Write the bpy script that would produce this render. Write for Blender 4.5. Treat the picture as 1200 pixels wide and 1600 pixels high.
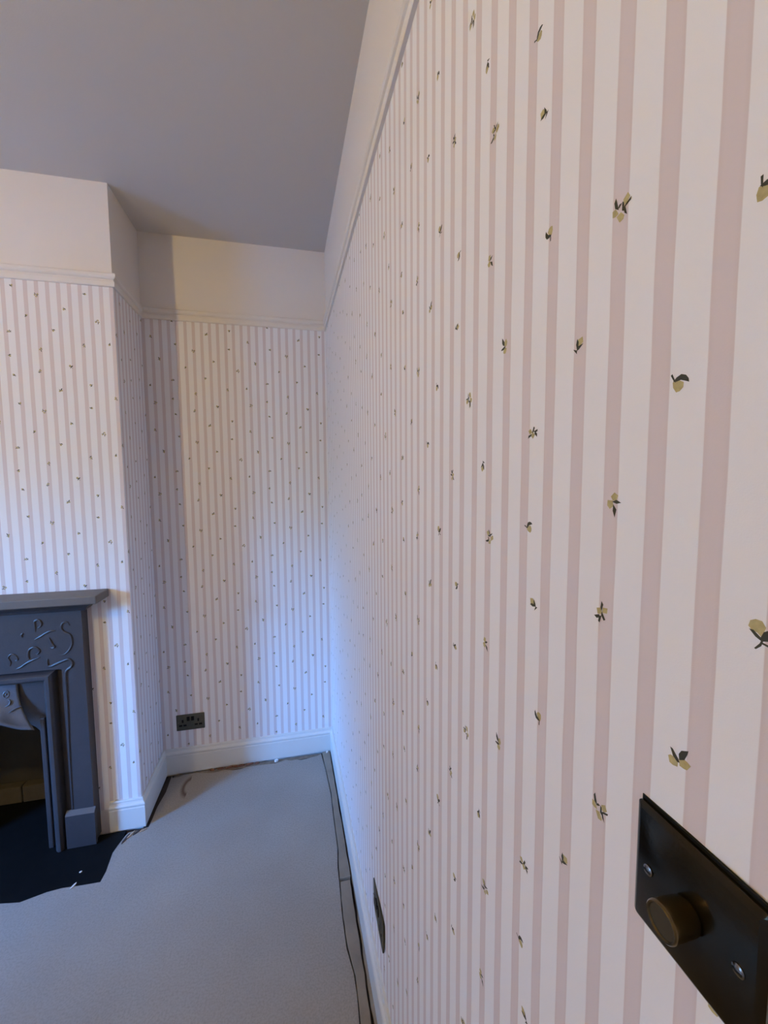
import bpy, bmesh, math, random
from mathutils import Vector, Matrix

for o in list(bpy.data.objects):
    bpy.data.objects.remove(o)
S = bpy.context.scene
COL = S.collection
random.seed(7)

# ------------------------------------------------------------------ camera
F, YAW, PITCH, ROLL = 641.6172, 0.2221, -0.0785, -0.0070
CAM = Vector((-0.23207, 0.0, 1.61325))
fwd = Vector((math.sin(YAW)*math.cos(PITCH), math.cos(YAW)*math.cos(PITCH), math.sin(PITCH)))
rgt = Vector((math.cos(YAW), -math.sin(YAW), 0))
up = rgt.cross(fwd)
r2 = rgt*math.cos(ROLL) + up*math.sin(ROLL)
u2 = -rgt*math.sin(ROLL) + up*math.cos(ROLL)
cd = bpy.data.cameras.new('camera')
cd.sensor_fit = 'VERTICAL'
cd.sensor_height = 32.0
cd.lens = 32.0*F/1600.0
cd.clip_start = 0.02
cam = bpy.data.objects.new('camera', cd)
COL.objects.link(cam)
cam.matrix_world = Matrix(((r2.x, u2.x, -fwd.x, CAM.x), (r2.y, u2.y, -fwd.y, CAM.y), (r2.z, u2.z, -fwd.z, CAM.z), (0, 0, 0, 1)))
S.camera = cam

# ------------------------------------------------------------------ world, lights, exposure
S.view_settings.view_transform = 'Standard'
S.view_settings.look = 'None'
S.view_settings.exposure = 0.0
S.view_settings.gamma = 1.0
S.view_settings.use_curve_mapping = False
SKY_STRENGTH = 156.0
LAMP_STRENGTH = 1210.0
LAMP_COLOR = (1.0, 0.746, 0.275)
W = bpy.data.worlds.new('world')
S.world = W
W.use_nodes = True
nt = W.node_tree
nt.nodes.clear()
wo = nt.nodes.new('ShaderNodeOutputWorld')
bg = nt.nodes.new('ShaderNodeBackground')
tc = nt.nodes.new('ShaderNodeTexCoord')
sx = nt.nodes.new('ShaderNodeSeparateXYZ')
cr = nt.nodes.new('ShaderNodeValToRGB')
nt.links.new(tc.outputs['Generated'], sx.inputs[0])
nt.links.new(sx.outputs['Z'], cr.inputs[0])
nt.links.new(cr.outputs[0], bg.inputs[0])
nt.links.new(bg.outputs[0], wo.inputs[0])
e = cr.color_ramp.elements
e[0].position = 0.0
e[0].color = (0.034, 0.062, 0.08, 1)       # ground and houses across the street
e[1].position = 1.0
e[1].color = (0.067, 0.29, 1.0, 1)
k = e.new(0.10); k.color = (0.055, 0.10, 0.15, 1)
k = e.new(0.22); k.color = (0.12, 0.39, 1.0, 1)
bg.inputs[1].default_value = SKY_STRENGTH

# room dimensions (metres)
H = 2.858
D = 2.3695
SK = -0.0163
CHX, CHY = -0.952, 2.0278
CHX2 = -2.15
XL = -3.6
YB = -1.6
ZR = 2.437
ZS = 0.1386
CX = -1.55                      # centre line of the fireplace
PITCH_S = 0.0394115
REP_Z = 0.47185
LAMP_POS = Vector((-1.82, 0.20, 2.47))
WIN = (-0.22, 0.60, 0.85, 2.25)  # y0,y1,z0,z1 of the window in the left wall


def xr(y):
    return SK*(y-1.0)

pl = bpy.data.lights.new('window_portal', 'AREA')
pl.shape = 'RECTANGLE'
pl.size = WIN[3]-WIN[2]
pl.size_y = WIN[1]-WIN[0]
pl.cycles.is_portal = True
po = bpy.data.objects.new('window_portal', pl)
COL.objects.link(po)
po.location = (XL-0.02, (WIN[0]+WIN[1])/2, (WIN[2]+WIN[3])/2)
po.rotation_euler = (0, -math.pi/2, 0)


# ------------------------------------------------------------------ materials
def mat(name, col, rough=0.8, metal=0.0, noise=0.0, nscale=40, bump=0.0, bscale=200, spec=0.5):
    m = bpy.data.materials.new(name)
    m.use_nodes = True
    t = m.node_tree
    b = t.nodes['Principled BSDF']
    b.inputs['Base Color'].default_value = (*col, 1)
    b.inputs['Roughness'].default_value = rough
    b.inputs['Metallic'].default_value = metal
    b.inputs['Specular IOR Level'].default_value = spec
    g = t.nodes.new('ShaderNodeNewGeometry')
    if noise > 0:
        n = t.nodes.new('ShaderNodeTexNoise')
        n.inputs['Scale'].default_value = nscale
        n.inputs['Detail'].default_value = 5
        mx = t.nodes.new('ShaderNodeMix')
        mx.data_type = 'RGBA'
        mx.inputs[6].default_value = (*[c*(1-noise) for c in col], 1)
        mx.inputs[7].default_value = (*[min(1, c*(1+noise)) for c in col], 1)
        t.links.new(g.outputs['Position'], n.inputs['Vector'])
        t.links.new(n.outputs[0], mx.inputs[0])
        t.links.new(mx.outputs[2], b.inputs['Base Color'])
    if bump > 0:
        n2 = t.nodes.new('ShaderNodeTexNoise')
        n2.inputs['Scale'].default_value = bscale
        n2.inputs['Detail'].default_value = 4
        bp = t.nodes.new('ShaderNodeBump')
        bp.inputs['Strength'].default_value = bump
        bp.inputs['Distance'].default_value = 0.001
        t.links.new(g.outputs['Position'], n2.inputs['Vector'])
        t.links.new(n2.outputs[0], bp.inputs['Height'])
        t.links.new(bp.outputs[0], b.inputs['Normal'])
    return m


WHITE = (0.81, 0.785, 0.785)
PINK = (0.68, 0.59, 0.58)


def paper_material():
    """white ground with soft pink stripes; UV is in metres, u = 0 at a stripe centre"""
    m = bpy.data.materials.new('striped_wallpaper')
    m.use_nodes = True
    t = m.node_tree
    b = t.nodes['Principled BSDF']
    b.inputs['Roughness'].default_value = 0.85
    b.inputs['Specular IOR Level'].default_value = 0.25
    N, L = t.nodes.new, t.links.new
    uv = N('ShaderNodeUVMap'); uv.uv_map = 'UVMap'
    sp = N('ShaderNodeSeparateXYZ'); L(uv.outputs[0], sp.inputs[0])

    def M(op, a, b_=None):
        n = N('ShaderNodeMath'); n.operation = op
        for i, v in enumerate((a, b_)):
            if v is None: continue
            if isinstance(v, (int, float)): n.inputs[i].default_value = v
            else: L(v, n.inputs[i])
        return n.outputs[0]
    nz = N('ShaderNodeTexNoise'); nz.inputs['Scale'].default_value = 9; L(uv.outputs[0], nz.inputs['Vector'])
    wob = M('MULTIPLY', M('SUBTRACT', nz.outputs[0], 0.5), 0.0022)
    f = M('FRACT', M('ADD', M('DIVIDE', M('ADD', sp.outputs[0], wob), PITCH_S), 0.5))
    d = M('ABSOLUTE', M('SUBTRACT', f, 0.5))             # 0 centre of stripe .. 0.5
    mr = N('ShaderNodeMapRange'); mr.interpolation_type = 'SMOOTHSTEP'
    L(d, mr.inputs[0])
    mr.inputs[1].default_value = 0.176; mr.inputs[2].default_value = 0.198
    mr.inputs[3].default_value = 1.0; mr.inputs[4].default_value = 0.0
    edge = N('ShaderNodeMapRange'); L(d, edge.inputs[0])
    edge.inputs[1].default_value = 0.11; edge.inputs[2].default_value = 0.18
    edge.inputs[3].default_value = 0.0; edge.inputs[4].default_value = 1.0
    n2 = N('ShaderNodeTexNoise'); n2.inputs['Scale'].default_value = 5; n2.inputs['Detail'].default_value = 4
    L(uv.outputs[0], n2.inputs['Vector'])
    pk = N('ShaderNodeMix'); pk.data_type = 'RGBA'
    pk.inputs[6].default_value = (*PINK, 1); pk.inputs[7].default_value = (0.63, 0.53, 0.515, 1)
    L(M('MULTIPLY', edge.outputs[0], n2.outputs[0]), pk.inputs[0])
    mx = N('ShaderNodeMix'); mx.data_type = 'RGBA'
    mx.inputs[6].default_value = (*WHITE, 1)
    L(pk.outputs[2], mx.inputs[7]); L(mr.outputs[0], mx.inputs[0])
    L(mx.outputs[2], b.inputs['Base Color'])
    n3 = N('ShaderNodeTexNoise'); n3.inputs['Scale'].default_value = 900; L(uv.outputs[0], n3.inputs['Vector'])
    bp = N('ShaderNodeBump'); bp.inputs['Strength'].default_value = 0.15; bp.inputs['Distance'].default_value = 0.0005
    L(n3.outputs[0], bp.inputs['Height']); L(bp.outputs[0], b.inputs['Normal'])
    return m


def lemon_material():
    m = mat('printed_lemon', (0.45, 0.37, 0.17), 0.85, noise=0.35, nscale=260)
    return m


M_paper = paper_material()
M_lemon = lemon_material()
M_leaf = mat('printed_leaf', (0.045, 0.045, 0.034), 0.85, noise=0.3, nscale=300)
M_cream = mat('cream_wall_paint', (0.75, 0.69, 0.635), 0.85, bump=0.25, bscale=350)
M_ceil = mat('mauve_grey_ceiling_paint', (0.62, 0.565, 0.505), 0.9, bump=0.25, bscale=300)
M_trim = mat('white_trim_paint', (0.68, 0.67, 0.64), 0.38, bump=0.1, bscale=60)
M_iron = mat('blue_grey_iron_paint', (0.046, 0.042, 0.046), 0.42, noise=0.12, nscale=30, bump=0.3, bscale=180)
M_iron_lit = mat('lit_hood_iron_paint', (0.078, 0.086, 0.105), 0.40, noise=0.12, nscale=30, bump=0.5, bscale=120)  # lighter, bluer copy of the iron paint: light on the hood put into colour
M_fire = mat('firebox_render', (0.060, 0.050, 0.033), 0.95, noise=0.35, nscale=9, bump=0.6, bscale=60)
M_firebrick = mat('firebrick', (0.11, 0.088, 0.055), 0.95, noise=0.2, nscale=30, bump=0.5, bscale=90)
M_slate = mat('black_slate', (0.005, 0.006, 0.007), 0.6, noise=0.3, nscale=18, bump=0.2, bscale=80, spec=0.12)
M_bronze = mat('dark_bronze', (0.045, 0.034, 0.019), 0.17, metal=0.9, noise=0.5, nscale=22, bump=0.05, bscale=400)
M_brass = mat('aged_brass', (0.135, 0.095, 0.045), 0.27, metal=0.9, noise=0.2, nscale=90)
M_black = mat('black_plastic', (0.006, 0.006, 0.005), 0.5, spec=0.2)
M_screw = mat('screw_metal', (0.24, 0.22, 0.19), 0.22, metal=1.0)
M_dirt = mat('dusty_gap', (0.07, 0.05, 0.042), 0.95, noise=0.5, nscale=30, bump=1.0, bscale=120)
M_wood = mat('splintered_wood', (0.42, 0.30, 0.20), 0.9, noise=0.3, nscale=80)
M_plaster = mat('white_plaster', (0.85, 0.83, 0.80), 0.9)
M_redwood = mat('reddish_wood', (0.22, 0.10, 0.065), 0.9, noise=0.3, nscale=90)
M_strip = mat('edge_strip_board', (0.26, 0.215, 0.165), 0.9, noise=0.25, nscale=14, bump=0.4, bscale=160)


def board_material():
    m = bpy.data.materials.new('dusty_hardboard')
    m.use_nodes = True
    t = m.node_tree; b = t.nodes['Principled BSDF']; b.inputs['Roughness'].default_value = 0.9
    N, L = t.nodes.new, t.links.new
    g = N('ShaderNodeNewGeometry')
    n = N('ShaderNodeTexNoise'); n.inputs['Scale'].default_value = 2.2; n.inputs['Detail'].default_value = 6
    n2 = N('ShaderNodeTexNoise'); n2.inputs['Scale'].default_value = 160; n2.inputs['Detail'].default_value = 3
    L(g.outputs['Position'], n.inputs['Vector']); L(g.outputs['Position'], n2.inputs['Vector'])
    r = N('ShaderNodeValToRGB'); L(n.outputs[0], r.inputs[0])
    r.color_ramp.elements[0].position = 0.35; r.color_ramp.elements[0].color = (0.315, 0.275, 0.235, 1)
    r.color_ramp.elements[1].position = 0.70; r.color_ramp.elements[1].color = (0.365, 0.325, 0.28, 1)
    mx = N('ShaderNodeMix'); mx.data_type = 'RGBA'; mx.blend_type = 'MULTIPLY'
    r2_ = N('ShaderNodeValToRGB'); L(n2.outputs[0], r2_.inputs[0])
    r2_.color_ramp.elements[0].position = 0.3; r2_.color_ramp.elements[0].color = (0.82, 0.82, 0.82, 1)
    r2_.color_ramp.elements[1].position = 0.6; r2_.color_ramp.elements[1].color = (1, 1, 1, 1)
    mx.inputs[0].default_value = 1; L(r.outputs[0], mx.inputs[6]); L(r2_.outputs[0], mx.inputs[7])
    # dark ring-shaped stain in the alcove corner
    vs = N('ShaderNodeVectorMath'); vs.operation = 'SUBTRACT'; L(g.outputs['Position'], vs.inputs[0]); vs.inputs[1].default_value = (-0.790, 2.235, 0)
    vm = N('ShaderNodeVectorMath'); vm.operation = 'MULTIPLY'; L(vs.outputs[0], vm.inputs[0]); vm.inputs[1].default_value = (1.0, 0.55, 0)
    ln = N('ShaderNodeVectorMath'); ln.operation = 'LENGTH'; L(vm.outputs[0], ln.inputs[0])
    rr = N('ShaderNodeValToRGB'); L(ln.outputs['Value'], rr.inputs[0])
    rr.color_ramp.elements[0].position = 0.022; rr.color_ramp.elements[0].color = (0, 0, 0, 1)
    rr.color_ramp.elements[1].position = 0.05; rr.color_ramp.elements[1].color = (0, 0, 0, 1)
    q = rr.color_ramp.elements.new(0.033); q.color = (1, 1, 1, 1)
    sx_ = N('ShaderNodeSeparateXYZ'); L(vs.outputs[0], sx_.inputs[0])
    lt = N('ShaderNodeMath'); lt.operation = 'LESS_THAN'; L(sx_.outputs['X'], lt.inputs[0]); lt.inputs[1].default_value = -0.008
    ml = N('ShaderNodeMath'); ml.operation = 'MULTIPLY'; L(rr.outputs[0], ml.inputs[0]); L(lt.outputs[0], ml.inputs[1])
    m2 = N('ShaderNodeMix'); m2.data_type = 'RGBA'; L(ml.outputs[0], m2.inputs[0]); L(mx.outputs[2], m2.inputs[6]); m2.inputs[7].default_value = (0.10, 0.055, 0.04, 1)
    L(m2.outputs[2], b.inputs['Base Color'])
    bp = N('ShaderNodeBump'); bp.inputs['Strength'].default_value = 0.3; bp.inputs['Distance'].default_value = 0.001
    L(n2.outputs[0], bp.inputs['Height']); L(bp.outputs[0], b.inputs['Normal'])
    return m


M_board = board_material()
M_bulb = bpy.data.materials.new('glowing_bulb')
M_bulb.use_nodes = True
_t = M_bulb.node_tree; _t.nodes.clear()
_o = _t.nodes.new('ShaderNodeOutputMaterial'); _e = _t.nodes.new('ShaderNodeEmission')
_e.inputs[0].default_value = (*LAMP_COLOR, 1); _e.inputs[1].default_value = LAMP_STRENGTH
_t.links.new(_e.outputs[0], _o.inputs[0])
M_glass = bpy.data.materials.new('window_glass')
M_glass.use_nodes = True
_t = M_glass.node_tree; _t.nodes.clear()
_o = _t.nodes.new('ShaderNodeOutputMaterial'); _m = _t.nodes.new('ShaderNodeMixShader')
_a = _t.nodes.new('ShaderNodeBsdfTransparent'); _g = _t.nodes.new('ShaderNodeBsdfGlossy'); _g.inputs['Roughness'].default_value = 0.02
_m.inputs[0].default_value = 0.06
_t.links.new(_a.outputs[0], _m.inputs[1]); _t.links.new(_g.outputs[0], _m.inputs[2]); _t.links.new(_m.outputs[0], _o.inputs[0])


# ------------------------------------------------------------------ helpers
def link(name, me, m=None, parent=None, loc=None, rz=0):
    ob = bpy.data.objects.new(name, me)
    COL.objects.link(ob)
    if m is not None:
        for x in (m if isinstance(m, (list, tuple)) else [m]):
            me.materials.append(x)
    if parent is not None: ob.parent = parent
    if loc is not None: ob.location = loc
    if rz: ob.rotation_euler = (0, 0, rz)
    return ob


def finish(bm, name, m, parent=None, smooth=False, loc=None, rz=0):
    bmesh.ops.recalc_face_normals(bm, faces=bm.faces[:])
    me = bpy.data.meshes.new(name)
    bm.to_mesh(me); bm.free()
    if smooth:
        for p in me.polygons: p.use_smooth = True
        try: me.set_sharp_from_angle(angle=math.radians(38))
        except Exception: pass
    return link(name, me, m, parent, loc, rz)


def box(bm, a, b, bev=0.0, seg=2):
    vs = [bm.verts.new((x, y, z)) for x in (a[0], b[0]) for y in (a[1], b[1]) for z in (a[2], b[2])]
    fs = []
    for q in ((0, 1, 3, 2), (4, 6, 7, 5), (0, 4, 5, 1), (2, 3, 7, 6), (0, 2, 6, 4), (1, 5, 7, 3)):
        fs.append(bm.faces.new([vs[i] for i in q]))
    if bev > 0:
        es = list({e_ for f_ in fs for e_ in f_.edges})
        bmesh.ops.bevel(bm, geom=es, offset=bev, segments=seg, affect='EDGES', profile=0.5)


def prism(bm, pts, n0, n1, axis='y', bev=0.0):
    """extrude 2-D outline between n0 and n1 along an axis"""
    def P(p, n):
        if axis == 'y': return (p[0], n, p[1])
        if axis == 'z': return (p[0], p[1], n)
        return (n, p[0], p[1])
    a = [bm.verts.new(P(p, n0)) for p in pts]
    b = [bm.verts.new(P(p, n1)) for p in pts]
    f0 = bm.faces.new(a); f1 = bm.faces.new(b[::-1])
    N = len(pts)
    for i in range(N):
        bm.faces.new((a[i], b[i], b[(i+1) % N], a[(i+1) % N]))
    return f0, f1


def smooth_curve(pts, n=5):
    """Catmull-Rom"""
    P = [Vector(p) for p in pts]
    out = []
    for i in range(len(P)-1):
        p0 = P[max(i-1, 0)]; p1 = P[i]; p2 = P[i+1]; p3 = P[min(i+2, len(P)-1)]
        for k_ in range(n):
            t = k_/n
            out.append(0.5*((2*p1)+(p2-p0)*t+(2*p0-5*p1+4*p2-p3)*t*t+(3*p1-p0-3*p2+p3)*t**3))
    out.append(P[-1])
    return out


def tube(bm, pts, r, seg=8, taper=True):
    """tube with tapered ends through 3-D points"""
    n = len(pts); rings = []
    for i, p in enumerate(pts):
        d = (pts[min(i+1, n-1)]-pts[max(i-1, 0)]).normalized()
        a = d.cross(Vector((0, 1, 0)))
        if a.length < 1e-4: a = d.cross(Vector((1, 0, 0)))
        a.normalize(); b = d.cross(a).normalized()
        t = i/(n-1)
        rr = r*(0.35+0.65*min(1, 5*t, 5*(1-t))) if taper else r
        rings.append([bm.verts.new(p+a*rr*math.cos(2*math.pi*k_/seg)+b*rr*math.sin(2*math.pi*k_/seg)) for k_ in range(seg)])
    for i in range(n-1):
        for k_ in range(seg):
            bm.faces.new((rings[i][k_], rings[i][(k_+1) % seg], rings[i+1][(k_+1) % seg], rings[i+1][k_]))
    bm.faces.new(rings[0][::-1]); bm.faces.new(rings[-1])


def lathe(bm, prof, seg=32, axis='z', org=(0, 0, 0)):
    """prof = (radius, height) pairs"""
    rings = []
    for r_, h in prof:
        ring = []
        for k_ in range(seg):
            a = 2*math.pi*k_/seg
            c, s = r_*math.cos(a), r_*math.sin(a)
            v = {'z': (c, s, h), 'x': (h, c, s), 'y': (c, h, s)}[axis]
            ring.append(bm.verts.new(Vector(v)+Vector(org)))
        rings.append(ring)
    for i in range(len(rings)-1):
        for k_ in range(seg):
            bm.faces.new((rings[i][k_], rings[i][(k_+1) % seg], rings[i+1][(k_+1) % seg], rings[i+1][k_]))
    bm.faces.new(rings[0][::-1]); bm.faces.new(rings[-1])


def thing(name, label, cat, loc=(0, 0, 0), rz=0, group=None):
    o = bpy.data.objects.new(name, None)
    COL.objects.link(o)
    o.location = loc; o.rotation_euler = (0, 0, rz)
    o.empty_display_size = 0.05
    o['label'] = label; o['category'] = cat
    if group: o['group'] = group
    return o


def tag(o, label, cat, group=None):
    o['label'] = label; o['category'] = cat
    if group: o['group'] = group
    return o


def struct(o, label):
    o['kind'] = 'structure'; o['label'] = label; o['category'] = 'room'
    return o


def struct_box(name, a, b, m, label):
    bm = bmesh.new(); box(bm, a, b)
    return struct(finish(bm, name, m), label)


# ------------------------------------------------------------------ room shell
T = 0.16
# right wall (its line runs very slightly off square)
bm = bmesh.new()
prism(bm, [(xr(YB-T), YB-T), (xr(YB-T)+T, YB-T), (xr(D+T)+T, D+T), (xr(D+T), D+T)], -0.12, H, 'z')
wall_right = struct(finish(bm, 'wall_right', M_cream), 'right-hand wall, cream above the rail and striped paper below')
wall_far = struct_box('wall_far', (XL-T, D, -0.12), (xr(D), D+T, H), M_cream, 'far alcove wall beyond the chimney breast')
# back wall with door opening
bm = bmesh.new()
DX0, DX1, DZ = -1.10, -0.30, 2.02
box(bm, (XL-T, YB-T, -0.12), (DX0, YB, H)); box(bm, (DX1, YB-T, -0.12), (xr(YB), YB, H)); box(bm, (DX0, YB-T, DZ), (DX1, YB, H))
wall_back = struct(finish(bm, 'wall_back', M_cream), 'plain wall behind the viewpoint')
# left wall with window opening
bm = bmesh.new()
y0, y1, z0, z1 = WIN
box(bm, (XL-T, YB, -0.12), (XL, y0, H)); box(bm, (XL-T, y1, -0.12), (XL, D, H))
box(bm, (XL-T, y0, -0.12), (XL, y1, z0)); box(bm, (XL-T, y0, z1), (XL, y1, H))
wall_left = struct(finish(bm, 'wall_left', M_cream), 'window wall opposite the papered right wall')
# chimney breast with fire opening
FX0, FX1, FZ, FD = CX-0.27, CX+0.27, 0.74, 0.34
bm = bmesh.new()
box(bm, (CHX2, CHY, -0.02), (FX0, D, H)); box(bm, (FX1, CHY, -0.02), (CHX, D, H)); box(bm, (FX0, CHY, FZ), (FX1, D, H))
box(bm, (FX0, CHY+FD, -0.02), (FX1, D, FZ))
wall_chimney = struct(finish(bm, 'wall_chimney', M_cream), 'chimney breast standing out from the far wall')
ceiling = struct_box('ceiling', (XL-T, YB-T, H), (0.3, D+T, H+0.12), M_ceil, 'flat mauve-grey ceiling')
floor = struct_box('floor', (XL-T, YB-T, -0.12), (0.3, D+T, -0.020), M_dirt, 'dusty sub-floor under loose boards')

# ------------------------------------------------------------------ wallpaper
# printed sprigs: outlines in millimetres, L = lemon, G = leaf or stem
SPRIG = {
'A': [('L', [(-3.9, 0.5), (-3.5, -2.4), (-1.6, -5.2), (0.5, -4.9), (2.4, -3.2), (2.6, -0.5), (0.2, 0.8), (-2.4, 1.1)]), ('G', [(-2.7, 1.2), (-1.0, 2.9), (1.3, 3.9), (3.6, 3.0), (4.9, 1.3), (5.2, -0.4), (3.7, 0.3), (1.2, 1.3), (-0.9, 1.0)]), ('G', [(-5.2, 4.6), (-4.4, 5.2), (-3.0, 2.2), (-2.4, 0.9), (-3.5, 1.6)])],
'B': [('L', [(-7.0, -3.1), (-5.7, -1.9), (-3.8, -1.7), (-1.1, -3.0), (-1.2, -6.1), (-3.8, -6.9), (-6.0, -6.6)]), ('L', [(0.1, -0.6), (2.6, 1.1), (5.2, 0.4), (7.0, -0.4), (4.9, -4.1), (2.9, -4.5), (0.6, -4.4)]), ('G', [(-5.4, 2.5), (-4.0, 2.3), (-0.9, -1.0), (-0.3, -2.4), (-1.6, -2.6), (-3.8, -1.0)]), ('G', [(0.2, 2.6), (1.4, 4.9), (4.8, 6.9), (4.4, 4.9), (3.1, 1.5), (0.6, -0.2)])],
'C': [('L', [(-7.7, 1.9), (-5.2, 2.2), (-2.6, -2.1), (-5.6, -2.6), (-7.5, -1.9)]), ('L', [(-3.7, -3.7), (-0.2, -2.6), (2.6, -6.1), (1.8, -7.9), (-1.1, -8.4)]), ('L', [(1.8, 4.6), (5.2, 6.9), (7.0, 3.6), (4.3, 0.9), (2.0, 1.4)]), ('G', [(-4.9, 8.4), (-3.5, 3.9), (-2.8, 1.2), (-5.3, 3.2), (-6.0, 6.4)]), ('G', [(-2.8, 1.6), (-1.7, 3.2), (0.1, 3.0), (-1.6, 1.4)]), ('G', [(2.7, -0.8), (4.3, 0.4), (7.7, 1.8), (7.2, 0.4), (3.8, -1.0), (5.2, -5.6), (3.4, -3.9)]), ('G', [(0.9, -1.5), (1.0, 2.9), (2.0, 2.3), (2.4, -2.4)])],
'D': [('L', [(-2.6, 5.5), (0.4, 8.3), (3.5, 6.4), (2.3, 3.3), (-0.7, 2.8)]), ('L', [(-5.5, 2.6), (-1.1, 2.5), (-0.5, -1.3), (-3.5, -3.2), (-5.8, -0.9)]), ('G', [(-0.6, 1.8), (2.4, 3.0), (5.8, 1.5), (2.5, 0.8)]), ('G', [(-0.1, -0.9), (2.3, -3.8), (1.2, -8.3), (-0.3, -4.7)])],
'E': [('L', [(-4.3, 1.9), (-0.0, 3.2), (0.6, -0.9), (-3.2, -2.1)]), ('L', [(1.8, 3.8), (6.0, 4.4), (5.7, 0.7), (1.5, 0.1)]), ('G', [(0.2, 7.7), (1.7, 6.0), (0.5, 1.9), (-0.5, 3.8)]), ('G', [(-6.0, -4.2), (-2.2, -2.6), (-1.1, -4.1), (-4.0, -5.4)]), ('G', [(-1.6, -3.9), (0.3, -3.2), (-1.0, -7.7), (-2.2, -7.0)]), ('G', [(1.1, -0.1), (4.1, -4.2), (2.7, -5.0), (0.7, -2.4)])],
'F': [('L', [(-0.8, 4.5), (4.3, 5.5), (5.1, 1.7), (2.7, -0.1), (-0.2, -1.0)]), ('G', [(-1.4, 4.7), (-0.0, 2.5), (-0.2, -0.1), (-1.1, -3.0), (-2.3, 1.4)]), ('G', [(-0.2, -0.6), (4.6, -0.1), (0.8, -2.7), (-1.1, -3.0)]), ('G', [(-5.1, -1.8), (-1.8, -3.2), (-1.7, -5.5), (-3.7, -3.5)])],
'G': [('L', [(-5.7, 3.3), (-5.0, 6.1), (-2.8, 7.4), (-0.1, 7.2), (1.6, 4.7), (0.9, 2.2), (-0.0, -0.2), (-1.8, 1.3), (-4.2, 1.9)]), ('G', [(-4.8, 1.4), (-3.2, 1.4), (0.4, -1.4), (0.1, -2.3), (-2.4, -1.0)]), ('G', [(0.7, -0.3), (1.6, 2.1), (4.2, 4.0), (7.0, 4.6), (6.4, 2.0), (3.6, -0.9), (0.9, -1.8)]), ('G', [(0.4, -1.8), (0.9, -2.2), (0.2, -4.9), (-1.6, -6.8), (-2.2, -6.5), (-0.4, -4.0)]), ('G', [(0.9, -3.9), (6.5, -5.1), (6.6, -4.2), (0.7, -3.1)])],
}
TILE = [(-0.165, 1.528, 'G', 0), (-0.176, 1.763, 'A', -25), (-0.207, 1.430, 'B', 0), (-0.220, 1.674, 'A', 0), (-0.270, 1.593, 'D', 0),
        (-0.273, 1.340, 'C', 0), (-0.279, 1.505, 'E', 0), (-0.315, 1.726, 'F', 0), (-0.359, 1.370, 'A', 150), (-0.371, 1.484, 'F', 90),
        (-0.379, 1.659, 'E', 120), (-0.382, 1.563, 'A', 40), (-0.438, 1.764, 'B', 60), (-0.466, 1.541, 'C', 90), (-0.473, 1.401, 'D', 30),
        (-0.486, 1.630, 'F', 200), (-0.528, 1.721, 'C', 160), (-0.566, 1.455, 'A', 250), (-0.571, 1.359, 'F', 300), (-0.583, 1.619, 'E', 220)]
REP_S = 12*PITCH_S


def wallpaper(name, parent, org, ds, nrm, s0, s1, z0_, z1_, ph_s, ph_z, stripe0, holes=None):
    """thin sheet of paper: point = org + ds*s ; stripes and sprigs in (s,z)"""
    bm = bmesh.new(); uvl = bm.loops.layers.uv.new('UVMap')
    org = Vector(org); ds = Vector(ds); nrm = Vector(nrm)

    def face(pts, off, mi):
        vs = [bm.verts.new(org+ds*s+Vector((0, 0, z))+nrm*off) for s, z in pts]
        f_ = bm.faces.new(vs); f_.material_index = mi
        f_.normal_update()
        if f_.normal.dot(nrm) < 0: f_.normal_flip()
        for lp in f_.loops:
            c = lp.vert.co-org
            lp[uvl].uv = (c.dot(ds)-stripe0, c.z)
        return f_
    th = 0.0008
    face([(s0, z0_), (s1, z0_), (s1, z1_), (s0, z1_)], th, 0)
    for a, b in (((s0, z0_), (s0, z1_)), ((s1, z0_), (s1, z1_)), ((s0, z0_), (s1, z0_)), ((s0, z1_), (s1, z1_))):
        vs = [bm.verts.new(org+ds*p[0]+Vector((0, 0, p[1]))+nrm*o_) for p, o_ in ((a, 0), (b, 0), (b, th), (a, th))]
        f_ = bm.faces.new(vs)
        for lp in f_.loops:
            c = lp.vert.co-org; lp[uvl].uv = (c.dot(ds)-stripe0, c.z)
    i0, i1 = int((s0-1)/REP_S)-3, int((s1+1)/REP_S)+3
    for i in range(i0, i1):
        for j in range(-4, 4):
            for (ts, tz, kind, rot) in TILE:
                cs_, cz = ts+ph_s+i*REP_S, tz+ph_z+j*REP_Z
                if not (s0+0.008 < cs_ < s1-0.008 and z0_+0.010 < cz < z1_-0.010): continue
                c, s = math.cos(math.radians(rot)), math.sin(math.radians(rot))
                for q, (typ, pts) in enumerate(SPRIG[kind]):
                    pp = []
                    gx = sum(p[0] for p in pts)/len(pts); gy = sum(p[1] for p in pts)/len(pts); k_ = 1.3 if typ == 'G' else 1.1
                    for x, y in [(gx+(p[0]-gx)*k_, gy+(p[1]-gy)*k_) for p in pts]:
                        X, Y = (x*c-y*s)*0.00108, (x*s+y*c)*0.00108
                        pp.append((min(max(cs_+X, s0), s1), cz+Y))
                    face(pp, th+0.00012+0.00003*q, 1 if typ == 'L' else 2)
    me = bpy.data.meshes.new(name); bm.to_mesh(me); bm.free()
    o = link(name, me, [M_paper, M_lemon, M_leaf], parent)
    return o


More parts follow.
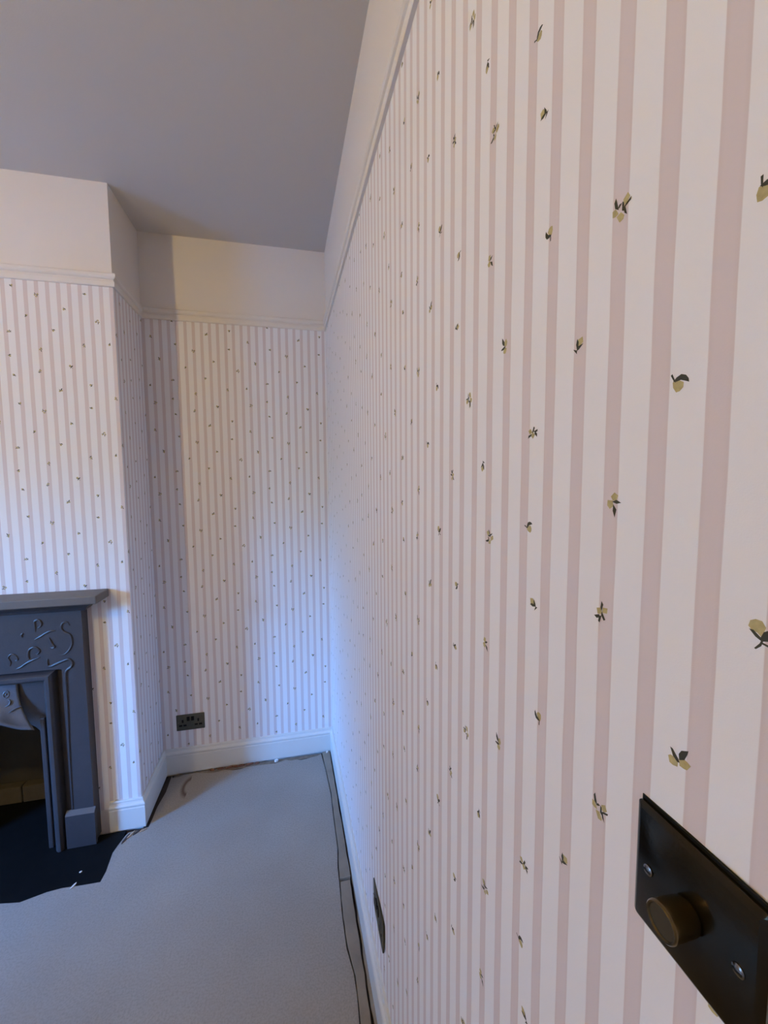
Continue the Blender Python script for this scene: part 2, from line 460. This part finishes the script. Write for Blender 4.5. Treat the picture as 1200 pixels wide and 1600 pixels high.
# right wall: s runs opposite to y
dr = Vector((-SK, -1, 0)).normalized()
o_r = Vector((xr(0), 0, 0))
w = wallpaper('wallpaper', wall_right, o_r, dr, Vector((-1, -SK, 0)).normalized(), -D/abs(dr.y)+0.001, -YB, 0.10, ZR+0.01, 0.0, 0.0, -0.1949)
w['label'] = 'pink and white striped wallpaper printed with small lemon sprigs'
w = wallpaper('wallpaper', wall_far, (0, D, 0), (1, 0, 0), (0, -1, 0), CHX, xr(D), 0.10, ZR+0.01, 0.034, 0.006, -0.0384)
wallpaper('wallpaper', wall_chimney, (0, CHY, 0), (1, 0, 0), (0, -1, 0), CX+0.40, CHX, 0.10, ZR+0.01, 0.456, 0.098, -0.9978)
wallpaper('wallpaper', wall_chimney, (0, CHY, 0), (1, 0, 0), (0, -1, 0), CHX2, CX-0.40, 0.10, ZR+0.01, 0.456, 0.098, -0.9978)
wallpaper('wallpaper', wall_chimney, (0, CHY, 0), (1, 0, 0), (0, -1, 0), CX-0.40, CX+0.40, 1.03, ZR+0.01, 0.456, 0.098, -0.9978)
wallpaper('wallpaper', wall_chimney, (CHX, 0, 0), (0, 1, 0), (1, 0, 0), CHY, D, 0.10, ZR+0.01, 0.20, 0.05, 0.0)
wallpaper('wallpaper', wall_chimney, (CHX2, 0, 0), (0, -1, 0), (-1, 0, 0), -D, -CHY, 0.10, ZR+0.01, 0.1, 0.05, 0.0)
wallpaper('wallpaper', wall_far, (0, D, 0), (1, 0, 0), (0, -1, 0), XL, CHX2, 0.10, ZR+0.01, 0.034, 0.006, -0.0384)

# ------------------------------------------------------------------ skirting boards and picture rails (mitred runs)
PATH = [(xr(YB), YB), (xr(D), D), (CHX, D), (CHX, CHY), (CHX2, CHY), (CHX2, D), (XL, D), (XL, YB), (xr(YB), YB)]
PATH = [Vector((a, b)) for a, b in PATH]


def run(profile, names, m, labels, cut=None):
    n = len(PATH)-1
    nr = []
    for i in range(n):
        d = (PATH[i+1]-PATH[i]).normalized(); nr.append(Vector((-d.y, d.x)))

    def mitre(i):
        a, b = nr[(i-1) % n], nr[i % n]
        return (a+b)/(1+a.dot(b))
    objs = []
    for i in range(n):
        if names[i] is None: continue
        pa, pb = PATH[i], PATH[i+1]; ma, mb = mitre(i), mitre((i+1) % n)
        parts = [(pa, ma, pb, mb)]
        if cut and names[i] in cut:
            c0, c1 = cut[names[i]]; d = (pb-pa).normalized()
            parts = [(pa, ma, Vector((c1, pa.y)), nr[i]), (Vector((c0, pa.y)), nr[i], pb, mb)]
        bm = bmesh.new()
        for (qa, va, qb, vb) in parts:
            A = [bm.verts.new((*(qa+va*o_), z)) for o_, z in profile]
            B = [bm.verts.new((*(qb+vb*o_), z)) for o_, z in profile]
            for k_ in range(len(profile)):
                l = (k_+1) % len(profile)
                bm.faces.new((A[k_], A[l], B[l], B[k_]))
            bm.faces.new(A[::-1]); bm.faces.new(B)
        objs.append(struct(finish(bm, names[i], m), labels[i]))
    return objs


SKIRT = [(0.0, 0.0), (0.018, 0.0), (0.018, 0.098), (0.0165, 0.102), (0.0165, 0.106), (0.019, 0.109), (0.0195, 0.114), (0.017, 0.119), (0.0115, 0.123), (0.0095, 0.128), (0.010, 0.133), (0.0075, ZS), (0.0, ZS)]
SN = ['baseboard_right', 'baseboard_far', 'baseboard_chimney_side', 'baseboard_chimney_front', 'baseboard_chimney_left', 'baseboard_alcove_left', 'baseboard_left', 'baseboard_back']
SL = ['white moulded skirting along the right wall', 'white moulded skirting along the far alcove wall', 'white skirting on the alcove side of the chimney breast',
      'short white skirting between fireplace and chimney corner', 'skirting on the left side of the chimney breast', 'skirting in the left alcove', 'skirting under the window', 'skirting on the back wall']
run(SKIRT, SN, M_trim, SL, cut={'baseboard_chimney_front': (CX-0.425-0.045, CX+0.425+0.042), 'baseboard_back': (DX1+0.07, DX0-0.07)})
RAIL = [(0.0, ZR), (0.009, ZR), (0.011, ZR+0.004), (0.011, ZR+0.020), (0.006, ZR+0.023), (0.006, ZR+0.029), (0.013, ZR+0.033), (0.017, ZR+0.039), (0.017, ZR+0.049), (0.013, ZR+0.054), (0.0, ZR+0.056)]
RN = ['trim_%d' % (i+1) for i in range(8)]
RLb = ['picture rail along the right wall', 'picture rail across the far alcove', 'picture rail on the alcove side of the chimney breast', 'picture rail across the chimney breast',
       'picture rail left of the chimney breast', 'picture rail in the left alcove', 'picture rail over the window', 'picture rail on the back wall']
run(RAIL, RN, M_cream, RLb)

# ------------------------------------------------------------------ window and door (outside the frame)
win = bmesh.new()
fw = 0.06
box(win, (XL-0.12, y0, z0), (XL-0.05, y0+fw, z1)); box(win, (XL-0.12, y1-fw, z0), (XL-0.05, y1, z1))
box(win, (XL-0.12, y0+fw, z0), (XL-0.05, y1-fw, z0+fw)); box(win, (XL-0.12, y0+fw, z1-fw), (XL-0.05, y1-fw, z1))
window_1 = struct(finish(win, 'window_1', M_trim), 'white sash window in the left wall')
bm = bmesh.new(); zm = (z0+z1)/2
box(bm, (XL-0.11, y0+fw, zm-0.02), (XL-0.06, y1-fw, zm+0.02)); finish(bm, 'meeting_rail', M_trim, window_1)
for a, b in ((z0+fw, zm-0.02), (zm+0.02, z1-fw)):
    bm = bmesh.new(); box(bm, (XL-0.088, y0+fw, a), (XL-0.084, y1-fw, b)); finish(bm, 'pane', M_glass, window_1)
bm = bmesh.new(); box(bm, (XL-0.05, y0-0.03, z0-0.03), (XL+0.05, y1+0.03, z0-0.001), 0.004); finish(bm, 'window_sill', M_trim, window_1)
bm = bmesh.new(); box(bm, (DX0+0.002, YB-0.06, 0.0), (DX1-0.002, YB-0.02, DZ-0.003))
door_1 = struct(finish(bm, 'door_1', M_trim), 'white panelled door in the back wall')
for a, b, c, d in ((DX0+0.10, DX0+0.36, 0.2, 0.85), (DX1-0.36, DX1-0.10, 0.2, 0.85), (DX0+0.10, DX0+0.36, 1.05, 1.9), (DX1-0.36, DX1-0.10, 1.05, 1.9)):
    bm = bmesh.new(); box(bm, (a, YB-0.022, c), (b, YB-0.012, d), 0.006); finish(bm, 'door_panel', M_trim, door_1)
bm = bmesh.new(); lathe(bm, [(0.012, -0.022), (0.010, 0.0), (0.012, 0.02), (0.026, 0.03), (0.028, 0.045), (0.018, 0.056)], 20, 'y', (DX1-0.07, YB, 1.0)); finish(bm, 'door_knob', M_brass, door_1, True)

# unseen house block, added to hide part of the sky from the window
nh = thing('sky_block_house', 'unseen brick house added outside the window to block part of the sky', 'house', (-8.0, -1.5, -3.0))
bm = bmesh.new(); box(bm, (-6, 0, 0), (0, 12, 8.5)); finish(bm, 'wall', mat('yard_brick', (0.26, 0.17, 0.13), 0.9, noise=0.3, nscale=8), nh)
bm = bmesh.new(); prism(bm, [(-6.3, 8.5), (0.3, 8.5), (-3.0, 11.0)], -0.3, 12.3, 'y'); finish(bm, 'roof', M_slate, nh)
struct_box('ground_outside', (-30, -25, -3.2), (XL-T-0.05, 25, -3.02), mat('yard_ground', (0.2, 0.18, 0.15), 0.9), 'yard outside the window')

# ------------------------------------------------------------------ floor boards laid over the sub-floor
sheet = [(-1.02, 1.929), (-1.008, 1.975), (-1.000, 1.990), (-0.955, 1.995), (-0.935, 1.998), (-0.920, 2.003), (-0.918, 2.05), (-0.918, 2.12), (-0.905, 2.22), (-0.908, 2.34)]
xs = -0.90
while xs < -0.10:
    sheet.append((xs, 2.318+0.007*math.sin(xs*37)+random.uniform(-0.005, 0.005)+(0.014 if xs < -0.70 else 0))); xs += 0.03
sheet += [(-0.096, 2.335), (-0.082, 2.20), (-0.070, 2.004), (-0.072, 1.86), (-0.071, 1.691), (-0.080, 1.60), (-0.081, 1.531), (-0.085, 1.40), (-0.083, 1.293), (-0.070, 1.22), (-0.068, 1.157), (-0.072, 1.09), (-0.078, 0.6), (-0.07, YB+0.03)]
sheet += [(XL+0.03, YB+0.03), (XL+0.03, 1.74), (-2.10, 1.74), (-1.70, 1.752), (-1.50, 1.745), (-1.36, 1.747), (-1.29, 1.735), (-1.21, 1.757), (-1.16, 1.762), (-1.09, 1.757), (-1.022, 1.755), (-1.019, 1.80), (-1.023, 1.84), (-1.028, 1.89)]
bm = bmesh.new()
f0, f1 = prism(bm, sheet, -0.0199, 0.0, 'z')
sh = finish(bm, 'board_sheet', M_board, floor)
sh['label'] = 'dusty grey hardboard sheet covering the middle of the floor'


def wavy(xa, ya, xb, yb, n, amp):
    return [(xa+(xb-xa)*i/n+random.uniform(-amp, amp), ya+(yb-ya)*i/n) for i in range(n+1)]


SHEET_EDGE = [(2.344, -0.094), (2.20, -0.082), (2.004, -0.070), (1.86, -0.072), (1.691, -0.071), (1.60, -0.080), (1.531, -0.081), (1.40, -0.085), (1.293, -0.083), (1.22, -0.070), (1.157, -0.068), (1.09, -0.072), (0.6, -0.078), (YB, -0.070)]


def sheet_x(y):
    for (ya, xa), (yb, xb) in zip(SHEET_EDGE, SHEET_EDGE[1:]):
        if yb <= y <= ya: return xa+(xb-xa)*(ya-y)/(ya-yb)
    return -0.09


for (ya, yb, za) in ((2.343, 1.545, 0.005), (1.533, 0.75, 0.003), (0.742, -0.2, 0.0035), (-0.208, YB+0.03, 0.003)):
    n = 24; L_ = []; R_ = []
    for i in range(n+1):
        y = ya+(yb-ya)*i/n
        L_.append((sheet_x(y)+0.0040+random.uniform(-0.0018, 0.0012), y))
        R_.append(((-0.046+0.012*(2.343-y)/0.8 if y > 1.54 else -0.037)+random.uniform(-0.0015, 0.0015), y))
    bm = bmesh.new(); prism(bm, L_+R_[::-1], -0.0199, za, 'z')
    finish(bm, 'edge_strip', M_strip, floor)
# exposed old boards along the far skirting
n = 26
L_ = [(-0.895+0.80*i/n, 2.322) for i in range(n+1)]; R_ = [(x, 2.3475+random.uniform(-0.002, 0.0015)) for x, _ in L_]
bm = bmesh.new(); prism(bm, L_+R_[::-1], -0.0199, -0.004, 'z'); finish(bm, 'exposed_board', mat('bare_floorboard', (0.20, 0.15, 0.11), 0.9, noise=0.5, nscale=50), floor)

# narrow lip of old underlay still stuck along the right skirting
bm = bmesh.new()
L_ = wavy(-0.0315, 2.34, -0.0285, 0.6, 60, 0.0022); R_ = [(xr(y)-0.0185, y) for _, y in L_]
for i in range(len(L_)-1):
    a = [bm.verts.new((L_[i][0], L_[i][1], -0.003)), bm.verts.new((L_[i+1][0], L_[i+1][1], -0.003)), bm.verts.new((R_[i+1][0], R_[i+1][1], 0.003)), bm.verts.new((R_[i][0], R_[i][1], 0.003))]
    bm.faces.new(a)
lip = finish(bm, 'underlay_scrap', M_strip, floor); lip['kind'] = 'stuff'
# left alcove floor board
bm = bmesh.new(); box(bm, (XL+0.03, 1.75, -0.0199), (CHX2-0.04, D-0.03, -0.001)); finish(bm, 'board_sheet', M_board, floor)

# ------------------------------------------------------------------ hearth
bm = bmesh.new()
prism(bm, [(CX-0.53, 1.722), (CX+0.534, 1.722), (CX+0.534, 2.0095), (CX+0.534, CHY-0.019), (CX+0.262, CHY-0.019), (CX+0.262, CHY+FD-0.006), (CX-0.262, CHY+FD-0.006), (CX-0.262, CHY-0.019), (CX-0.53, CHY-0.019)], -0.0199, -0.0025, 'z')
hearth = finish(bm, 'hearth_slab', M_slate)
tag(hearth, 'black slate hearth slab set in the floor before the fireplace', 'hearth')

# ------------------------------------------------------------------ fireplace
fp = thing('fireplace', 'blue-grey painted cast iron fireplace with mantel shelf and scroll relief', 'fireplace', (CX, CHY-0.0015, 0))
FLOORZ = 0.0
# local frame: x from centre, y = 0 at the chimney face (negative into the room)


def P_(bm, name, m=M_iron, smooth=False, parent=fp):
    return finish(bm, name, m, parent, smooth)


# face plate: two jambs and a frieze as one casting
bm = bmesh.new()
prism(bm, [(-0.425, 0.0), (-0.272, 0.0), (-0.272, 0.775), (0.272, 0.775), (0.272, 0.0), (0.425, 0.0), (0.425, 1.075), (-0.425, 1.075)], -0.034, -0.0005, 'y')
P_(bm, 'surround_panel')
bm = bmesh.new()
prism(bm, [(-0.425, 0.812), (0.425, 0.812), (0.425, 1.075), (-0.425, 1.075)], -0.055, -0.0335, 'y')
P_(bm, 'frieze_panel')
# moulded frame round the opening (mitred sweep)
prof = [(0.0, -0.050), (0.0, -0.066), (0.006, -0.074), (0.014, -0.079), (0.024, -0.079), (0.031, -0.073), (0.034, -0.064), (0.037, -0.0335), (0.012, -0.0335)]


def frame_sweep(name, inner, top, prof):
    bm = bmesh.new()
    rows = []
    for o_, y in prof:
        rows.append([(-(inner+o_), y, 0.0), (-(inner+o_), y, top+o_), ((inner+o_), y, top+o_), ((inner+o_), y, 0.0)])
    V = [[bm.verts.new(p) for p in r_] for r_ in rows]
    n = len(prof)
    for k_ in range(n):
        for j in range(3):
            bm.faces.new((V[k_][j], V[k_][j+1], V[(k_+1) % n][j+1], V[(k_+1) % n][j]))
    bm.faces.new([V[k_][0] for k_ in range(n)]); bm.faces.new([V[k_][3] for k_ in range(n)][::-1])
    return P_(bm, name, M_iron, True)


frame_sweep('frame_moulding', 0.274, 0.770, prof)
# slim whiplash stems rising beside the frame and curling on the frieze
stem = [(0.344, 0.170), (0.346, 0.42), (0.351, 0.6617), (0.3519, 0.7800), (0.3590, 0.8060), (0.3740, 0.8180), (0.3803, 0.8330), (0.3760, 0.8470), (0.3652, 0.8532), (0.3469, 0.8481), (0.3255, 0.8397), (0.3012, 0.83), (0.2895, 0.8331), (0.2877, 0.8509), (0.2898, 0.8612)]
CUR = [
 [(0.3308, 0.8781), (0.3516, 0.8759), (0.3705, 0.8917), (0.3824, 0.9153), (0.3838, 0.9399), (0.3776, 0.9616), (0.3574, 0.974), (0.3479, 0.9889), (0.3487, 1.0028), (0.3568, 1.0144), (0.3718, 1.0148), (0.3784, 1.0002)],
 [(0.2471, 0.9511), (0.2681, 0.9613), (0.2895, 0.975), (0.3075, 0.982), (0.3252, 0.9822)],
 [(0.2521, 0.9836), (0.2522, 1.0078), (0.252, 1.0285), (0.2669, 1.0341), (0.2762, 1.0195), (0.2724, 1.006), (0.2618, 1.0)],
 [(0.2032, 0.9639), (0.201, 0.9744), (0.2087, 0.9823)],
 [(0.3, 0.9548), (0.3036, 0.9422), (0.31, 0.9259), (0.3181, 0.9128), (0.3119, 0.9081), (0.3026, 0.9119)],
 [(0.2328, 0.862), (0.223, 0.8683), (0.2196, 0.8826), (0.224, 0.9065), (0.2392, 0.9171), (0.2535, 0.914), (0.2613, 0.8992), (0.2548, 0.8877), (0.2462, 0.8903)],
 [(0.173, 0.8302), (0.1906, 0.837), (0.2118, 0.8521), (0.2328, 0.862), (0.2626, 0.8729)],
 [(0.151, 0.8448), (0.155, 0.8617), (0.1479, 0.8832), (0.1601, 0.8957), (0.1767, 0.8871), (0.1813, 0.8693), (0.1725, 0.8667)]]
for sgn in (1, -1):
    bm = bmesh.new()
    tube(bm, smooth_curve([(sgn*x, -0.056, z) for x, z in stem], 6), 0.0050, 8)
    P_(bm, 'whiplash_stem', M_iron, True)
    for q, c in enumerate(CUR):
        bm = bmesh.new()
        tube(bm, smooth_curve([(sgn*x, -0.0555, z) for x, z in c], 6), 0.0042 if q != 7 else 0.0030, 8)
        P_(bm, 'scroll_relief', M_iron, True)
    # groove strip and raised outer panel of the jamb
    bm = bmesh.new(); a, b = sorted((sgn*0.338, sgn*0.425))
    prism(bm, [(a, 0.0), (b, 0.0), (b, 0.8119), (a, 0.8119)], -0.055, -0.0335, 'y')
    P_(bm, 'jamb_panel')
    # plinth block at the foot with sloped shoulder
    bm = bmesh.new(); a, b = sorted((sgn*0.318, sgn*0.432))
    box(bm, (a, -0.070, 0.0), (b, -0.054, 0.150))
    vs = [bm.verts.new(p) for p in ((a, -0.070, 0.150), (b, -0.070, 0.150), (b, -0.054, 0.168), (a, -0.054, 0.168), (a, -0.054, 0.150), (b, -0.054, 0.150))]
    bm.faces.new((vs[0], vs[1], vs[2], vs[3])); bm.faces.new((vs[0], vs[3], vs[4])); bm.faces.new((vs[1], vs[5], vs[2])); bm.faces.new((vs[3], vs[2], vs[5], vs[4])); bm.faces.new((vs[0], vs[4], vs[5], vs[1]))
    P_(bm, 'plinth_block')
    # inner slip beside the fire opening
    bm = bmesh.new(); a, b = sorted((sgn*0.238, sgn*0.258))
    box(bm, (a, -0.050, 0.0), (b, -0.012, 0.60), 0.004); P_(bm, 'inner_slip')
# inner arched plate behind the hood
bm = bmesh.new()
out = [(-0.260, 0.0), (-0.260, 0.772), (0.260, 0.772), (0.260, 0.0), (0.243, 0.0), (0.243, 0.50)]
for i in range(0, 13):
    a = math.pi*i/12
    out.append((0.243*math.cos(a)*1.0, 0.50+0.115*math.sin(a)))
out += [(-0.243, 0.50), (-0.243, 0.0)]
clean = [out[0]]
for p in out[1:]:
    if (Vector(p)-Vector(clean[-1])).length > 1e-5: clean.append(p)
prism(bm, clean, -0.030, -0.018, 'y')
P_(bm, 'inner_plate')
# mantel shelf: slab with moulded underside
bm = bmesh.new()
box(bm, (-0.515, -0.125, 1.104), (0.515, 0.0, 1.139), 0.004, 2)
P_(bm, 'mantel_shelf', mat('mantel_tone', (0.135, 0.110, 0.092), 0.5, noise=0.1, nscale=20, bump=0.2, bscale=120))  # separate mantel tone, lighter and browner than the iron colour
bm = bmesh.new()
pr_ = [(0.440, 0.056, 1.062), (0.447, 0.062, 1.068), (0.452, 0.066, 1.076), (0.462, 0.078, 1.086), (0.476, 0.092, 1.094), (0.482, 0.096, 1.1035)]
V = []
for hx, dp, z in pr_:
    V.append([bm.verts.new(p) for p in ((-hx, -0.0005, z), (-hx, -dp, z), (hx, -dp, z), (hx, -0.0005, z))])
for a, b in zip(V, V[1:]):
    for j in range(3): bm.faces.new((a[j], a[j+1], b[j+1], b[j]))
    bm.faces.new((a[3], a[0], b[0], b[3]))
bm.faces.new(V[0]); bm.faces.new(V[-1][::-1])
P_(bm, 'cornice_moulding', M_iron, True)

# hood: flared canopy with scalloped lower lip
bm = bmesh.new(); NU, NV = 36, 16
grid = []
for j in range(NV+1):
    v = j/NV; row = []
    hw = 0.162+0.080*v**2.4
    for i in range(NU+1):
        u = -1+2*i/NU
        zb = 0.603-0.028*abs(u)**3+0.030*math.sin(math.pi*min(1, abs(u)*1.15))**2
        z = 0.772-(0.772-zb)*v
        y = -(0.034+0.010*(1-u*u)+0.062*v**1.6*(1-0.25*u*u)+0.012*v**6)
        row.append(bm.verts.new((hw*u, y, z)))
    grid.append(row)
for j in range(NV):
    for i in range(NU):
        bm.faces.new((grid[j][i], grid[j][i+1], grid[j+1][i+1], grid[j+1][i]))
hood = P_(bm, 'canopy_hood', M_iron_lit, True)
sm = hood.modifiers.new('solid', 'SOLIDIFY'); sm.thickness = 0.007; sm.offset = 0
hood['label'] = 'flared hood over the fire opening'


def on_hood(u_, z):
    v = min(1, max(0, (0.772-z)/(0.772-0.61)))
    hw = 0.162+0.080*v**2.4
    u = u_/hw
    return -(0.034+0.010*(1-u*u)+0.062*v**1.6*(1-0.25*u*u)+0.012*v**6)-0.003


for sgn in (1, -1):
    ring = [(0.126+0.0095*math.cos(a), 0.722+0.0125*math.sin(a)) for a in [2*math.pi*i/14 for i in range(15)]]
    for c in (ring, [(0.1290, 0.6772), (0.1414, 0.6825), (0.1424, 0.6962), (0.1343, 0.7007)], [(0.1452, 0.6544), (0.1657, 0.6654), (0.1858, 0.6696)],
              [(0.02, 0.655), (0.05, 0.668), (0.085, 0.662), (0.11, 0.650)]):
        bm = bmesh.new(); tube(bm, smooth_curve([(sgn*x, on_hood(x, z), z) for x, z in c], 4), 0.0028, 8); P_(bm, 'scroll_relief', M_iron_lit, True, hood)
    bm = bmesh.new(); lathe(bm, [(0.0045, 0.0), (0.0035, -0.003), (0.001, -0.0045)], 14, 'y', (sgn*0.126, on_hood(0.126, 0.722), 0.722)); P_(bm, 'boss', M_iron_lit, True, hood)
# firebox lining
bm = bmesh.new()
a, b, y1_, z1_ = -0.265, 0.265, FD-0.006, FZ-0.006
th = 0.004
box(bm, (a, 0.001, 0.0), (a+th, y1_, z1_)); box(bm, (b-th, 0.001, 0.0), (b, y1_, z1_))
box(bm, (a+th, y1_-th, 0.0), (b-th, y1_, z1_)); box(bm, (a+th, 0.001, z1_-th), (b-th, y1_-th, z1_))
P_(bm, 'firebox_lining', M_fire)
# firebricks at the foot of the back
for (bx, bz, bw, bh) in ((0.11, 0.0, 0.14, 0.085), (-0.04, 0.0, 0.145, 0.085), (-0.19, 0.0, 0.145, 0.085)):
    bm = bmesh.new(); box(bm, (bx, y1_-0.05, bz), (bx+bw, y1_-th-0.0005, bz+bh), 0.004); P_(bm, 'firebrick', M_firebrick)


# ------------------------------------------------------------------ electrical plates (built facing -Y, centred)
def rounded(w_, h_, r_, n=5):
    pts = []
    for cx_, cz, a0 in ((w_/2-r_, h_/2-r_, 0), (-w_/2+r_, h_/2-r_, 90), (-w_/2+r_, -h_/2+r_, 180), (w_/2-r_, -h_/2+r_, 270)):
        for i in range(n+1):
            a = math.radians(a0+90*i/n); pts.append((cx_+r_*math.cos(a), cz+r_*math.sin(a)))
    return pts


def plate(bm, w_, h_, th, r_=0.003, edge=0.0018):
    o0 = rounded(w_, h_, r_); o1 = rounded(w_-2*edge, h_-2*edge, max(r_-edge, 0.0006))
    A = [bm.verts.new((x, 0, z)) for x, z in o0]; B = [bm.verts.new((x, -th+edge*0.6, z)) for x, z in o0]; C_ = [bm.verts.new((x, -th, z)) for x, z in o1]
    n = len(A)
    for R0, R1 in ((A, B), (B, C_)):
        for i in range(n): bm.faces.new((R0[i], R0[(i+1) % n], R1[(i+1) % n], R1[i]))
    bm.faces.new(A[::-1]); bm.faces.new(C_)


def screw(parent, x, z, y):
    bm = bmesh.new(); lathe(bm, [(0.0036, 0.0), (0.0036, -0.0006), (0.0026, -0.0013), (0.0008, -0.0016)], 18, 'y', (x, y, z))
    s = finish(bm, 'screw', M_screw, parent, True)
    bm = bmesh.new(); box(bm, (x-0.0028, y-0.0019, z-0.0004), (x+0.0028, y-0.0012, z+0.0004)); finish(bm, 'screw_slot', M_black, s)
    return s


def socket(label, loc, rz):
    t = thing('double_socket', label, 'socket', loc, rz, 'dark double sockets above the skirting')
    bm = bmesh.new(); plate(bm, 0.145, 0.089, 0.0045); finish(bm, 'plate', M_bronze_dark, t, True)
    bm = bmesh.new(); box(bm, (-0.0705, 0, -0.0425), (0.0705, 0.0012, 0.0425)); finish(bm, 'gasket', M_black, t)
    for sx_ in (-0.0115, 0.0115):
        bm = bmesh.new(); box(bm, (sx_-0.0075, -0.0075, 0.008), (sx_+0.0075, -0.0042, 0.032), 0.0012); finish(bm, 'rocker_switch', M_black, t)
    for c in (-0.040, 0.040):
        for hx, hz, ww, hh in ((c, 0.008, 0.0045, 0.0085), (c-0.011, -0.0165, 0.0080, 0.0050), (c+0.011, -0.0165, 0.0080, 0.0050)):
            bm = bmesh.new(); box(bm, (hx-ww, -0.0049, hz-hh), (hx+ww, -0.0042, hz+hh)); finish(bm, 'pin_hole', M_black, t)
    for s_ in (-0.0603, 0.0603): screw(t, s_, 0.0, -0.0045)
    return t


M_bronze_dark = mat('black_bronze', (0.075, 0.070, 0.050), 0.42, metal=0.3, noise=0.2, nscale=60)
socket('dark bronze double socket low on the far alcove wall near the chimney breast', (-0.806, D-0.0022, 0.2825), 0)
# plates are built facing -Y; turn them to the wall's own normal (-1, -SK)
nrm = Vector((-1, -SK)).normalized()
RZ = math.atan2(nrm.y, nrm.x)+math.pi/2
yy = 1.115
socket('dark bronze double socket low on the right wall just above the skirting', (xr(yy)-0.0022, yy, 0.312), RZ)

# dimmer switch close to the camera
yd = 0.190
dm = thing('dimmer_switch', 'aged bronze dimmer switch plate with round knob on the right wall', 'switch', (xr(yd)-0.0030, yd, 1.339), RZ)
bm = bmesh.new(); plate(bm, 0.086, 0.089, 0.0048, 0.0035, 0.0042); o = finish(bm, 'plate', M_bronze, dm, True)
bm = bmesh.new(); box(bm, (-0.0425, 0.0002, -0.0440), (0.0425, 0.0020, 0.0468)); finish(bm, 'gasket', M_black, dm)
for s_ in (-0.0302, 0.0302): screw(dm, s_, 0.0, -0.0048)
bm = bmesh.new()
lathe(bm, [(0.0085, -0.0042), (0.0085, -0.0060), (0.0098, -0.0066), (0.0104, -0.0080), (0.0108, -0.0215), (0.0110, -0.0240), (0.0109, -0.0252), (0.0102, -0.0260), (0.0094, -0.0258), (0.0088, -0.0248), (0.0040, -0.0246)], 48, 'y')
kn = finish(bm, 'dimmer_knob', M_brass, dm, True)

# ------------------------------------------------------------------ pendant lamp (room centre, behind the viewpoint's left shoulder)
lp = thing('pendant_lamp', 'bare lit bulb hanging from the ceiling at the middle of the room', 'lamp', (LAMP_POS.x, LAMP_POS.y, H))
hz = LAMP_POS.z-H
bm = bmesh.new(); lathe(bm, [(0.045, -0.0005), (0.044, -0.012), (0.030, -0.026), (0.006, -0.032)], 28); finish(bm, 'ceiling_rose', M_trim, lp, True)
bm = bmesh.new(); tube(bm, [Vector((0, 0, -0.03)), Vector((0, 0, -0.12)), Vector((0, 0, hz+0.10))], 0.003, 8, False); finish(bm, 'cord', M_trim, lp, True)
bm = bmesh.new(); lathe(bm, [(0.008, hz+0.105), (0.017, hz+0.095), (0.019, hz+0.045), (0.016, hz+0.035)], 24); finish(bm, 'bulb_holder', M_trim, lp, True)
bm = bmesh.new(); lathe(bm, [(0.013, hz+0.034), (0.016, hz+0.026), (0.027, hz+0.010), (0.030, hz-0.004), (0.027, hz-0.018), (0.016, hz-0.029), (0.004, hz-0.0325)], 24); finish(bm, 'bulb', M_bulb, lp, True)

# ------------------------------------------------------------------ debris on the floor


def shard(name, label, cat, x, y, z, L_, w_, h_, rz, m, group=None):
    bm = bmesh.new()
    pts = [(-L_/2, -w_*0.15), (-L_*0.2, -w_/2), (L_*0.3, -w_*0.4), (L_/2, 0), (L_*0.25, w_*0.45), (-L_*0.3, w_*0.35)]
    prism(bm, pts, 0, h_, 'z')
    o = finish(bm, name, m, None, False, (x, y, z), rz)
    return tag(o, label, cat, group)


shard('wood_splinter', 'pale splinter at the front edge of the black hearth', 'splinter', -1.120, 1.759, 0.0003, 0.030, 0.006, 0.004, 1.15, M_plaster)
shard('plaster_crumb', 'tiny pale crumb lying on the black hearth', 'crumb', -1.122, 1.824, -0.0022, 0.010, 0.006, 0.003, 0.4, M_plaster)
shard('plaster_crumb', 'white plaster crumb on the far edge of the floor sheet by the skirting', 'crumb', -0.352, 2.330, 0.0003, 0.022, 0.016, 0.010, 0.2, M_plaster)
shard('plaster_crumb', 'white plaster crumb in the far right floor corner', 'crumb', -0.062, 2.335, 0.0045, 0.016, 0.010, 0.006, 0.9, M_plaster)
for i, (x, y, l, r_, lab) in enumerate(((-1.000, 1.955, 0.055, 1.25, 'splinter standing nearest the hearth below the chimney corner'),
                                       (-0.985, 1.972, 0.045, 1.05, 'second splinter from the hearth below the chimney corner'),
                                       (-0.962, 1.982, 0.040, 0.75, 'splinter directly under the middle of the short white skirting'),
                                       (-0.938, 1.986, 0.034, 0.5, 'splinter under the outer end of the short white skirting'))):
    shard('wood_splinter', 'torn wood '+lab, 'splinter', x, y, 0.0004, l, 0.009, 0.004, r_, M_wood if i % 2 else M_dirt, 'torn splinters below the chimney corner')
# reddish wood fragments in the gap along the far skirting
for i, x in enumerate((-0.70, -0.655, -0.61, -0.575, -0.545, -0.50, -0.46)):
    o = shard('wood_fragment', 'reddish wood fragment on the bare board along the far skirting, '+('leftmost', 'second from left', 'third from left', 'middle one', 'third from right', 'second from right', 'rightmost')[i], 'fragment', x, 2.341, -0.0038, 0.024+0.01*(i % 3), 0.010, 0.008, 0.2*(i % 3)-0.2, M_redwood, 'wood fragments along the far skirting')
